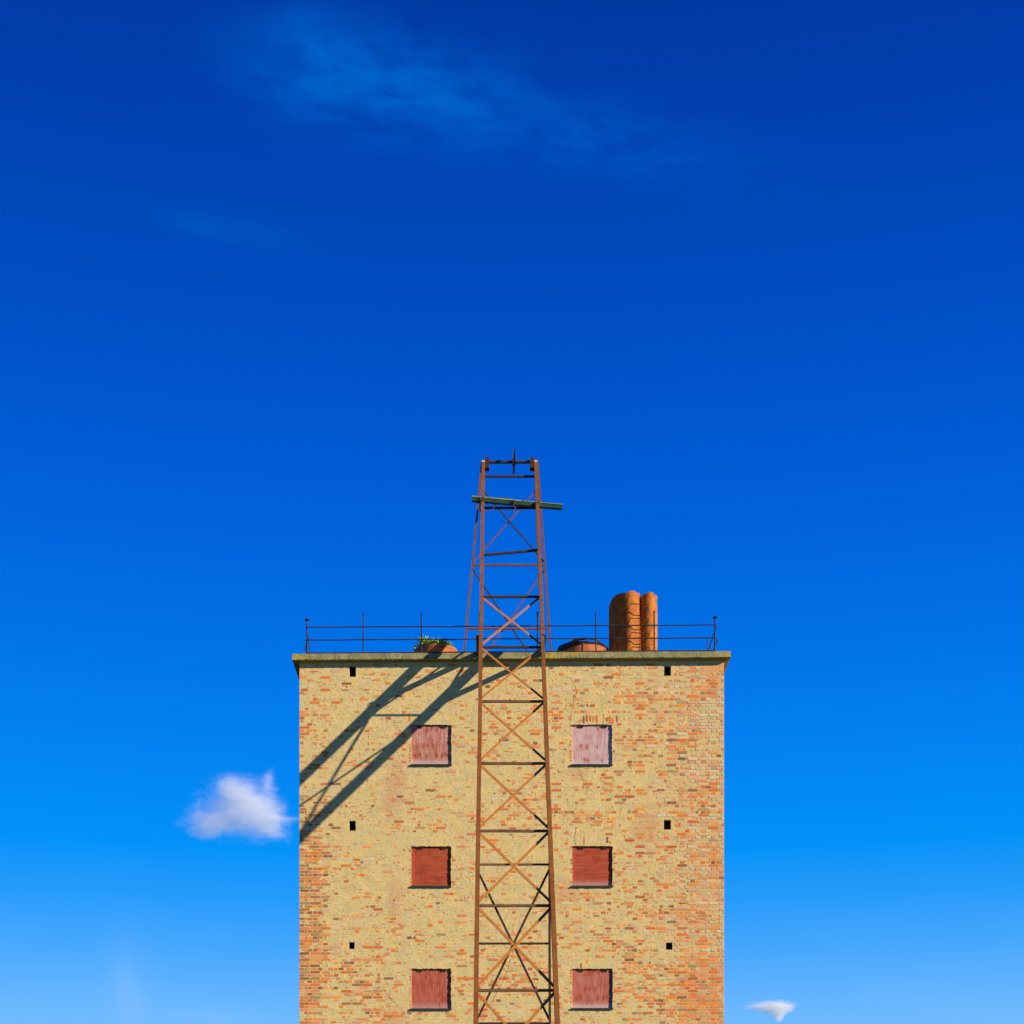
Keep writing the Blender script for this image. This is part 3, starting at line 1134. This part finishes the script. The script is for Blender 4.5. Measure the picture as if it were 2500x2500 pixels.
# thin wire left hanging in the lattice
m = MB()
m.tube([P(1255, 2313, TD + 6), P(1246, 2345, TD + 6), P(1233, 2385, TD + 8), P(1212, 2425, TD + 12), P(1195, 2455, TD + 10), P(1173, 2473, TD + 8)], 0.35 / S, 5)
m.build('loose_wire', M_DARK, hoist)

# ------------------------------------------------------------------ beam lashed across the hoist
GD = -384.0
ga0, gb0 = P(1151.6, 1218.6, GD), P(1373.3, 1238.0, GD)
beam = thing('lashed_beam', 'green steel beam roped slantwise across the head of the hoist', 'beam', (ga0 + gb0) / 2)
m = MB()
h0, h1 = 12.2 / S, 10.2 / S
zv = (gb0 - ga0).cross(Vector((0, 1, 0))).normalized()
if zv.z < 0:
    zv = -zv
m.sweep(ga0, gb0, [(-h0 / 2, -0.055), (h0 / 2 - 0.02, -0.055), (h0 / 2 - 0.02, -0.03), (h0 / 2, -0.03), (h0 / 2, 0.055), (-h0 / 2, 0.055)], zv, n=5, wob=0.004)
m.build('bar', M_GREEN, beam)
m = MB()  # added pale strip: sunlight on the top flange, put in as colour
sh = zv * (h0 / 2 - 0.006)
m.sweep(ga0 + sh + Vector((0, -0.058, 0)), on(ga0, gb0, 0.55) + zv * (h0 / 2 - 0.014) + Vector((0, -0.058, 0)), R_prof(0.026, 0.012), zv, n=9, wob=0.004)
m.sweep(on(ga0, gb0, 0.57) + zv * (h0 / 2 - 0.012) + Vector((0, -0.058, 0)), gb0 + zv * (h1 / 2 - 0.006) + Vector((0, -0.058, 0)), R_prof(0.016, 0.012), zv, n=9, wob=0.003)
m.build('painted_sunlit_lip', M_LIT_EDGE, beam)


def loop(c, ry, rz, tl_, r, turns=2):
    m = MB()
    pts = []
    n_ = 14 * turns
    for i in range(n_ + 1):
        a = 2 * math.pi * i / 14
        pts.append(c + Vector((tl_ * (i / n_ - 0.5) + 0.012 * math.sin(a * 1.7), ry * math.cos(a), rz * math.sin(a))))
    m.tube(pts, r, 5)
    return m


for (x, tl_, turns, extra) in ((1177, 0.10, 3, 0.04), (1256, 0.05, 2, 0.03), (1312.5, 0.10, 3, 0.05)):
    t = (x - 1151.6) / (1373.3 - 1151.6)
    c = on(ga0, gb0, t) + Vector((0, 0.05, 0))
    loop(c, 0.12 + extra, 0.082, tl_, 0.011, turns).build('lashing', M_ROPE, beam)
m = MB()
c = on(ga0, gb0, 0.30)
for i in range(3):
    m.tube([c + Vector((-0.05 + 0.09 * i, -0.02, 0.05)), c + Vector((0.03 + 0.09 * i, -0.03, 0.085)), c + Vector((0.12 + 0.09 * i, -0.02, 0.055))], 0.011, 5)
m.build('lashing', M_ROPE, beam)
m = MB()
m.tube([P(1256, 1222, GD + 7), P(1253, 1232, GD + 7), P(1258, 1240, GD + 7), P(1254, 1248, GD + 7), P(1257, 1254, GD + 5)], 0.014, 5)
m.tube([P(1312, 1234, GD + 8), P(1309, 1243, GD + 8), P(1311, 1252, GD + 6)], 0.016, 5)
m.tube([P(1174, 1226, GD + 6), P(1171, 1238, GD + 5), P(1173, 1250, GD + 5)], 0.018, 5)
m.tube([P(1209, 1237, GD + 2), P(1203, 1242, GD + 2), P(1195, 1247, GD + 2), P(1183, 1250, GD + 2)], 0.009, 5)
m.build('rope_tail', M_ROPE, beam)

# ------------------------------------------------------------------ roof railing
RD = 6.0
rail = thing('roof_railing', 'thin dark steel railing with two rails along the front edge of the roof', 'railing', W(1250, top(1250), RD))


def rl(u, y_left, y_right):
    return y_left + (y_right - y_left) * (u - 749) / (1746 - 749)


posts = [(749.3, 1513), (887, 1499), (1029, 1497.5), (1170.5, 1496), (1312, 1495.5), (1455, 1495), (1597, 1493.5), (1745.3, 1507)]
for i, (x, y) in enumerate(posts):
    m = MB()
    p0 = P(x, y, RD)
    m.tube([Vector((p0.x, p0.y, W(0, top(x) + 0.5).z)), on(Vector((p0.x, p0.y, W(0, top(x)).z)), p0, 0.5) + X * random.uniform(-.005, .005), p0], 1.7 / S, 8)
    if i in (0, 7):
        m.box(p0 + Vector((-0.05, -0.05, -0.012)), p0 + Vector((0.05, 0.05, 0.008)))
    else:
        m.tube([p0 + Vector((0, 0, -0.012)), p0 + Vector((0, 0, 0.012))], 2.3 / S, 8)
    m.build('post', M_RAIL, rail)
for (yl, yr, r, mid) in ((1531, 1525.7, 1.5, 0.8), (1562.3, 1557, 1.5, 1.0), (1594.3, 1588.3, 1.4, 0.0)):
    pts = []
    for i, (x, y) in enumerate(posts):
        pts.append(P(x, rl(x, yl, yr) + random.uniform(-0.4, 0.4) * (mid > 0), RD + 1.5))
        if i < 7:
            x2 = (x + posts[i + 1][0]) / 2
            pts.append(P(x2, rl(x2, yl, yr) + mid * random.uniform(-0.3, 0.8), RD + 1.5))
    m = MB()
    m.tube(pts, r / S, 7)
    m.build('rail', M_RAIL, rail)
# return rails running back along the right edge, broken returns on the left
pr0, pr1 = P(1746.5, 1526, RD + 1), P(1748.5, 1558, RD + 1)
for p in (pr0, pr1):
    m = MB()
    m.tube([p, p + Vector((0.035, 0.03, -0.012)), p + Vector((0.04, 1.2, -0.02)), p + Vector((0.03, 7.6, -0.02))], 1.35 / S, 7)
    m.build('return_rail', M_RAIL, rail)
for yy in (2.4, 5.0, 7.6):
    m = MB()
    m.tube([Vector((pr0.x + 0.03, pr0.y + yy, W(0, top(1746)).z)), Vector((pr0.x + 0.03, pr0.y + yy, pr0.z + 0.18))], 1.3 / S, 7)
    m.build('post', M_RAIL, rail)
m = MB()
m.tube([P(1727, 1557.5, RD + 1), P(1726.5, 1590, RD + 1)], 1.2 / S, 6)
m.build('baluster', M_RAIL, rail)
m = MB()
m.tube([P(749, 1531, RD), P(748, 1534, RD - 6), P(752, 1552, RD - 20), P(755, 1578, RD - 42), P(757.5, 1596, RD - 50)], 1.25 / S, 6)
m.tube([P(748, 1563, RD), P(747.6, 1572, RD), P(748.5, 1594, RD - 8)], 1.2 / S, 6)
m.tube([P(743.6, 1576, RD), P(746, 1585, RD), P(748.5, 1594, RD)], 1.0 / S, 6)
m.tube([P(744.5, 1580, RD), P(755, 1577, RD - 30)], 0.8 / S, 6)
m.build('broken_return', M_RAIL, rail)


# ------------------------------------------------------------------ sheet-metal vessels on the roof
def shell(ring, z0, ztop, mat, name, parent, thick=0.012, smooth=True, steps=10):
    """open-topped sheet shell over a closed plan ring [(x,y)], ztop(i) gives the ragged top"""
    n_ = len(ring)
    cx = sum(p[0] for p in ring) / n_
    cy = sum(p[1] for p in ring) / n_
    m = MB()
    for s in range(steps + 1):
        for i, (x, y) in enumerate(ring):
            m.v.append((x, y, z0 + (ztop(i) - z0) * s / steps))
    for s in range(steps + 1):
        for i, (x, y) in enumerate(ring):
            l = math.hypot(x - cx, y - cy)
            k = (l - thick) / l
            m.v.append((cx + (x - cx) * k, cy + (y - cy) * k, z0 + (ztop(i) - z0) * s / steps))
    o = (steps + 1) * n_
    for s in range(steps):
        for i in range(n_):
            a, b = s * n_ + i, s * n_ + (i + 1) % n_
            m.f.append((a, b, b + n_, a + n_))
            m.f.append((o + a, o + a + n_, o + b + n_, o + b))
    for i in range(n_):
        a, b = steps * n_ + i, steps * n_ + (i + 1) % n_
        m.f.append((a, b, o + b, o + a))
    return m.build(name, mat, parent, smooth=False)


def circle(c, r, n_=48):
    return [(c.x + r * math.cos(2 * math.pi * i / n_), c.y + r * math.sin(2 * math.pi * i / n_)) for i in range(n_)]


def roof_z(u):
    return W(0, top(u)).z - 0.01


def autosmooth(ob, ang=35):
    me = ob.data
    for p in me.polygons:
        p.use_smooth = True
    try:
        me.set_sharp_from_angle(angle=math.radians(ang))
    except Exception:
        pass


# left drum with weeds
FD = -250.0
dc = P(1064.5, 1590, FD)
R1 = 52.5 / K(FD) / S
zr = P(1064, 1571.5, FD + R1 * S * 0.97).z
d1 = thing('rusty_drum', 'low riveted rusty drum with green weeds growing from its open top', 'drum', (dc.x, dc.y, roof_z(1064)))
ob = shell(circle(dc, R1, 56), roof_z(1064), lambda i: zr + 0.012 * mnoise.noise((i * 0.4, 2, 1)), M_DRUM, 'shell', d1)
autosmooth(ob)
for i in range(44):
    a = 2 * math.pi * i / 44
    for row_, zoff in enumerate((0.05, 0.085)):
        if random.random() < 0.08:
            continue
        m = MB()
        c = Vector((dc.x + (R1 + 0.001) * math.cos(a), dc.y + (R1 + 0.001) * math.sin(a), zr - zoff))
        ou = Vector((math.cos(a), math.sin(a), 0))
        m.tube([c - ou * 0.004, c + ou * 0.010], 0.010, 6)
        m.build('rivet', M_DARK, d1)
m = MB()
fc = [(dc.x + (R1 - 0.02) * math.cos(2 * math.pi * i / 24), dc.y + (R1 - 0.02) * math.sin(2 * math.pi * i / 24), zr - 0.10) for i in range(24)]
m.add(fc, [tuple(range(24))])
m.build('soil_fill', M_GROUND, d1)
# weeds
weed = thing('weeds', 'tuft of bright green leafy weeds sprouting from the riveted drum', 'plant', (dc.x, dc.y, zr - 0.1))
lf, stm = MB(), MB()
for i in range(190):
    t = random.random()
    u = 1031 + t * 62
    a_ = random.uniform(-2.6, -0.5)
    ang = math.pi + (u - 1017) / 100 * math.pi
    rr = R1 * random.uniform(0.72, 0.97)
    base = Vector((dc.x + rr * math.cos(ang), dc.y + rr * math.sin(ang), zr - 0.03))
    hgt = random.uniform(0.05, 0.15) + (0.10 if 1036 < u < 1048 else 0)
    if u > 1080:
        hgt *= 0.75
    tip = base + Vector((random.uniform(-.08, .08), random.uniform(-.10, .03), hgt))
    stm.tube([base, on(base, tip, 0.5) + Vector((random.uniform(-.02, .02), -0.01, 0.02)), tip], 0.004, 4)
    for j in range(random.randint(7, 11)):
        c = on(base, tip, random.uniform(0.35, 1.0)) + Vector((random.uniform(-.05, .05), random.uniform(-.02, .05), random.uniform(0.0, .04)))
        l, w_ = random.uniform(0.035, 0.07), random.uniform(0.018, 0.034)
        dv = Vector((random.uniform(-1, 1), random.uniform(-1, .6), random.uniform(-.4, .9))).normalized()
        sv = dv.cross(Vector((random.uniform(-1, 1), random.uniform(-1, 1), random.uniform(-1, 1)))).normalized()
        lf.add([c, c + dv * l * .45 + sv * w_ * .5, c + dv * l, c + dv * l * .45 - sv * w_ * .5], [(0, 1, 2, 3)])
for _ in range(26):
    ang = math.pi + random.uniform(0.02, 0.32)
    c = Vector((dc.x + R1 * 0.99 * math.cos(ang), dc.y + R1 * 0.99 * math.sin(ang), zr + random.uniform(-.02, .10)))
    dv = Vector((random.uniform(-1, .2), random.uniform(-.6, .6), random.uniform(-.4, .9))).normalized()
    sv = dv.cross(Vector((0, 1, 0.3))).normalized()
    lf.add([c, c + dv * .022 + sv * .012, c + dv * .05, c + dv * .022 - sv * .012], [(0, 1, 2, 3)])
stm.build('stems', M_STEM, weed)
fo = lf.build('foliage', M_LEAF, weed)
fo['kind'] = 'stuff'

# right drum, burnt rim
dc2 = P(1424, 1590, -270)
R2 = 59.5 / K(-270) / S
zr2 = P(1430, 1571, -270 + R2 * S * 0.95).z
d2 = thing('rusty_drum', 'low rusty drum with charred buckled rim beside the twin flues', 'drum', (dc2.x, dc2.y, roof_z(1424)))
n_ = 56
ob = shell(circle(dc2, R2, n_), roof_z(1424), lambda i: zr2 + 0.01 * mnoise.noise((i * 0.5, 7, 1)), M_DRUM, 'shell', d2)
autosmooth(ob)
m = MB()
for i in range(n_ + 1):
    a = 2 * math.pi * i / n_
    lf_ = 0.5 - 0.5 * math.cos(a)          # 1 on the left, 0 on the right
    dz0 = -0.004 - 0.15 * lf_ ** 3
    dz1 = 0.012 + 0.035 * lf_ + (0.03 * mnoise.noise((i * 0.6, 1, 4)) + 0.02 * random.random()) * (0.3 + lf_)
    r0, r1 = R2 + 0.012, R2 + 0.03 + 0.02 * random.random()
    m.v += [(dc2.x + r0 * math.cos(a), dc2.y + r0 * math.sin(a), zr2 + dz0), (dc2.x + r1 * math.cos(a), dc2.y + r1 * math.sin(a), zr2 + dz1),
            (dc2.x + (R2 - .05) * math.cos(a), dc2.y + (R2 - .05) * math.sin(a), zr2 + dz1 + 0.01)]
for i in range(n_):
    a, b = 3 * i, 3 * i + 3
    m.f += [(a, b, b + 1, a + 1), (a + 1, b + 1, b + 2, a + 2)]
m.build('rim', M_CHAR, d2)
m = MB()
for dx0, dx1, zz0, zz1 in ((-0.52, 0.0, 0.03, 0.13), (0.0, 0.50, 0.13, 0.05), (-0.40, 0.05, 0.05, 0.105), (-0.55, -0.15, 0.0, 0.07)):
    m.tube([Vector((dc2.x + dx0, dc2.y - R2 * math.sqrt(max(0, 1 - (dx0 / R2) ** 2)), zr2 + zz0)),
            Vector((dc2.x + (dx0 + dx1) / 2, dc2.y - R2 * 0.9, zr2 + (zz0 + zz1) / 2 + 0.02)),
            Vector((dc2.x + dx1, dc2.y - R2 * math.sqrt(max(0, 1 - (dx1 / R2) ** 2)), zr2 + zz1))], 0.02, 6)
m.build('bent_strap', M_CHAR, d2)
m = MB()
c = Vector((dc2.x - 0.02, dc2.y - R2 - 0.004, zr2))
m.box(c + Vector((-0.02, -0.01, -0.4)), c + Vector((0.02, 0.01, -0.02)))
m.build('seam_strip', M_DRUM, d2)
m = MB()
for zz in (0.0,):
    a = P(1475, 1586, -200)
    m.tube([a + Vector((0, 0.1, -0.03)), a, a + Vector((0.11, 0, 0.01)), a + Vector((0.12, 0.1, -0.02))], 0.010, 6)
m.build('handle', M_DARK, d2)

# twin flues
kf = K(-250)
c1 = P(1524, 1590, -255)
rA = 37.5 / kf / S


def ring_left():
    pts = []
    n1 = 60
    for i in range(n1):
        a = 2 * math.pi * i / n1
        x, y = rA * math.cos(a), rA * math.sin(a)
        # shaped flatter on the front left so that face falls in shade
        if x < 0.22 * rA and y < 0.10 * rA:
            ax_, ay_ = 0.22 * rA, -0.975 * rA
            bx_, by_ = -0.995 * rA, 0.10 * rA
            t = min(1, max(0, (ax_ - x) / (ax_ - bx_)))
            lx, ly = ax_ + (bx_ - ax_) * t, ay_ + (by_ - ay_) * t
            bow = 0.17 * rA * math.sin(math.pi * t)
            x, y = lx - bow * 0.62, ly - bow * 0.78
        pts.append((c1.x + x, c1.y + y))
    return pts


rg = ring_left()
ytop_l = [(1484, 1492), (1487, 1480), (1490, 1471), (1497, 1458), (1506, 1451.5), (1516, 1448.5), (1531, 1446.5), (1542, 1441.5), (1549, 1442.5), (1555, 1447), (1562, 1448)]


def interp(tab, x):
    if x <= tab[0][0]:
        return tab[0][1]
    for (x0, y0), (x1, y1) in zip(tab, tab[1:]):
        if x <= x1:
            return y0 + (y1 - y0) * (x - x0) / (x1 - x0)
    return tab[-1][1]


def flue_top(ring, tab):
    z = []
    cy = sum(p[1] for p in ring) / len(ring)
    for (x, y) in ring:
        d = -y * S
        k = K(d)
        px = XC + (x * S + 1250 - XC) * k
        py = interp(tab, px) if y < cy else interp(tab, px) + 6
        z.append(P(px, py + random.uniform(-0.5, 0.5), d).z)
    return z


zt = flue_top(rg, ytop_l)
# the rear of the shell is torn lower so that it stays behind the front
FLUE_SOFT = 85
f1 = thing('steel_flue', 'wide rust-brown steel flue with torn top and climbing irons', 'flue', (c1.x, c1.y, roof_z(1524)), 'twin rusty flues on the roof')
ob = shell(rg, roof_z(1524), lambda i: zt[i], M_FLUE, 'shell', f1)
autosmooth(ob, FLUE_SOFT)
c2_ = P(1583.2, 1590, -262)
rB = 21.6 / kf / S
rg2 = circle(c2_, rB, 44)
ytop_r = [(1561, 1459), (1567, 1453), (1575, 1449.5), (1582, 1446), (1590, 1445.5), (1595, 1448), (1599, 1452), (1605, 1456)]
zt2 = flue_top(rg2, ytop_r)
f2 = thing('steel_flue', 'narrow orange rusty flue with grey flaking patches, right of the wide flue', 'flue', (c2_.x, c2_.y, roof_z(1583)), 'twin rusty flues on the roof')
ob = shell(rg2, roof_z(1583), lambda i: zt2[i], M_FLUE2, 'shell', f2)
autosmooth(ob, 30)
# riveted joint strip between them
m = MB()
dS = -255 + rA * S * 0.35
s0, s1 = P(1562.5, 1592, dS), P(1558, 1449, dS)
m.sweep(s0, s1, R_prof(5.2 / S, 0.03), X, n=4)
strip = m.build('joint_strip', M_DRUM, f1)
m = MB()
m.sweep(s0 + Vector((-0.032, 0.02, 0)), s1 + Vector((-0.032, 0.02, 0)), R_prof(1.6 / S, 0.02), X, n=4)
m.build('strip_edge', M_DARK, f1)
for i in range(18):
    p = on(s0, s1, 0.04 + i * 0.053) + Vector((0, -0.015, 0))
    m = MB()
    m.tube([p + Vector((0, 0.004, 0)), p + Vector((0, -0.010, 0))], 0.008, 6)
    m.build('rivet', M_DARK, strip)
# climbing irons
for (yt, xl, xr) in ((1474.5, 1537.5, 1584), (1509.5, 1538.5, 1584.5), (1545, 1540, 1586), (1580, 1542, 1586.5)):
    dd = -255 + rA * S + 14
    a, b = P(xl + 1.5, yt - 0.5, dd), P(xr - 1, yt + 1.0, dd)
    m = MB()
    m.tube([Vector((a.x - 0.055, c1.y - rA * 0.93, a.z - 0.085)), Vector((a.x - 0.03, a.y + 0.02, a.z - 0.05)), a, b, Vector((b.x - 0.0, b.y + 0.03, b.z - 0.04)),
            Vector((b.x - 0.12, c2_.y - rB * 0.9, b.z - 0.10))], 0.0115, 7)
    m.build('climbing_iron', M_DARK, f1)


# ------------------------------------------------------------------ clouds
def cloud(name, label, px, py, dist, wpx, hpx, depth, lobes, dens, seed, stretch, edge):
    sc_ = F / S / dist * S            # wall units per metre at that distance, as sighted
    ctr = Vector((((px - XC) / sc_) + (XC - 1250) / S, dist - F / S, CAMZ + (HZ - py) / sc_))
    hx, hz = wpx / 2 / sc_, hpx / 2 / sc_
    me = bpy.data.meshes.new(name)
    bm = bmesh.new()
    bmesh.ops.create_icosphere(bm, subdivisions=5, radius=1.0)
    for v_ in bm.verts:
        d_ = v_.co.normalized()
        # radius: where the sum of the lobes fades out along this direction
        r = 0.05
        for k in range(60, 2, -1):
            q = d_ * (k / 40.0)
            s_ = sum(math.exp(-(((q.x - l[0]) / l[2]) ** 2 + ((q.z - l[1]) / l[3]) ** 2 + (q.y / 0.62) ** 2)) * l[4] for l in lobes)
            if s_ > 0.21:
                r = k / 40.0
                break
        v_.co = d_ * r
    bmesh.ops.smooth_vert(bm, verts=bm.verts, factor=0.5, use_axis_x=True, use_axis_y=True, use_axis_z=True)
    bm.to_mesh(me)
    bm.free()
    m_, nt, out = new_mat('cloud_vapour')
    p = nt.n('ShaderNodeTexCoord').outputs['Object']
    off = nt.vmath('ADD', nt.scaled(p, stretch), (seed, seed * 0.7, 0.0))
    wv = nt.noise(off, 1.3, 3, 0.5, 0.0, out=1)
    pd = nt.vmath('ADD', p, nt.vmath('SCALE', nt.vmath('SUBTRACT', wv, (0.5, 0.5, 0.5)), 0.42))
    x, y, z = nt.sep(pd)[0:3]
    tot = None
    for l in lobes:
        a = nt.math('POWER', nt.math('DIVIDE', nt.math('SUBTRACT', x, l[0]), l[2]), 2.0)
        b = nt.math('POWER', nt.math('DIVIDE', nt.math('SUBTRACT', z, l[1]), l[3]), 2.0)
        c = nt.math('POWER', nt.math('DIVIDE', y, 0.5), 2.0)
        e = nt.math('MULTIPLY', nt.math('EXPONENT', nt.math('MULTIPLY', nt.math('ADD', nt.math('ADD', a, b), c), -1.0)), l[4])
        tot = e if tot is None else nt.math('ADD', tot, e)
    n1 = nt.noise(off, 2.6, 6, 0.62, 0.8)
    n2 = nt.noise(nt.vmath('ADD', nt.scaled(pd, (stretch[0] * 0.7, 1, stretch[2] * 1.5)), (seed, 4, 2)), 5.0, 7, 0.65, 1.6)
    f = nt.math('ADD', tot, nt.math('ADD', nt.math('MULTIPLY', nt.math('SUBTRACT', n1, 0.5), 1.7), nt.math('MULTIPLY', nt.math('SUBTRACT', n2, 0.5), 1.3)))
    den = nt.math('MULTIPLY', nt.step(f, edge[0], edge[1]), dens)
    pv = nt.n('ShaderNodeVolumePrincipled')
    pv.inputs['Color'].default_value = (0.98, 0.98, 1.0, 1)
    pv.inputs['Anisotropy'].default_value = 0.0
    nt.link(den, pv.inputs['Density'])
    nt.link(pv.outputs[0], out.inputs['Volume'])
    me.materials.append(m_)
    ob_ = bpy.data.objects.new(name, me)
    ob_.location = ctr
    ob_.scale = (hx, depth, hz)
    ob_['label'] = label
    ob_['category'] = 'cloud'
    ob_['group'] = 'small white clouds in the blue sky'
    COL.objects.link(ob_)
    return ob_


cloud('cloud', 'ragged white cloud in the blue sky left of the tower', 590, 1972, 1500, 345, 238, 30,
      [(-0.13, 0.0, 0.55, 0.42, 0.95), (-0.12, 0.42, 0.36, 0.34, 0.80), (-0.45, -0.42, 0.40, 0.27, 0.85), (0.33, -0.20, 0.34, 0.46, 0.85),
       (0.45, -0.58, 0.26, 0.20, 0.6), (0.40, 0.60, 0.10, 0.34, 0.66), (0.76, -0.23, 0.24, 0.07, 0.6)],
      0.058, 4.3, (1.0, 1.0, 1.25), (0.36, 1.42))
cloud('cloud', 'tiny bright wisp of cloud low in the sky right of the tower', 1888, 2464, 2200, 160, 84, 34,
      [(-0.12, 0.18, 0.75, 0.30, 1.0), (0.16, -0.05, 0.44, 0.42, 0.9), (0.24, -0.48, 0.16, 0.34, 0.55)],
      0.07, 17.0, (0.9, 1.0, 1.3), (0.35, 1.10))
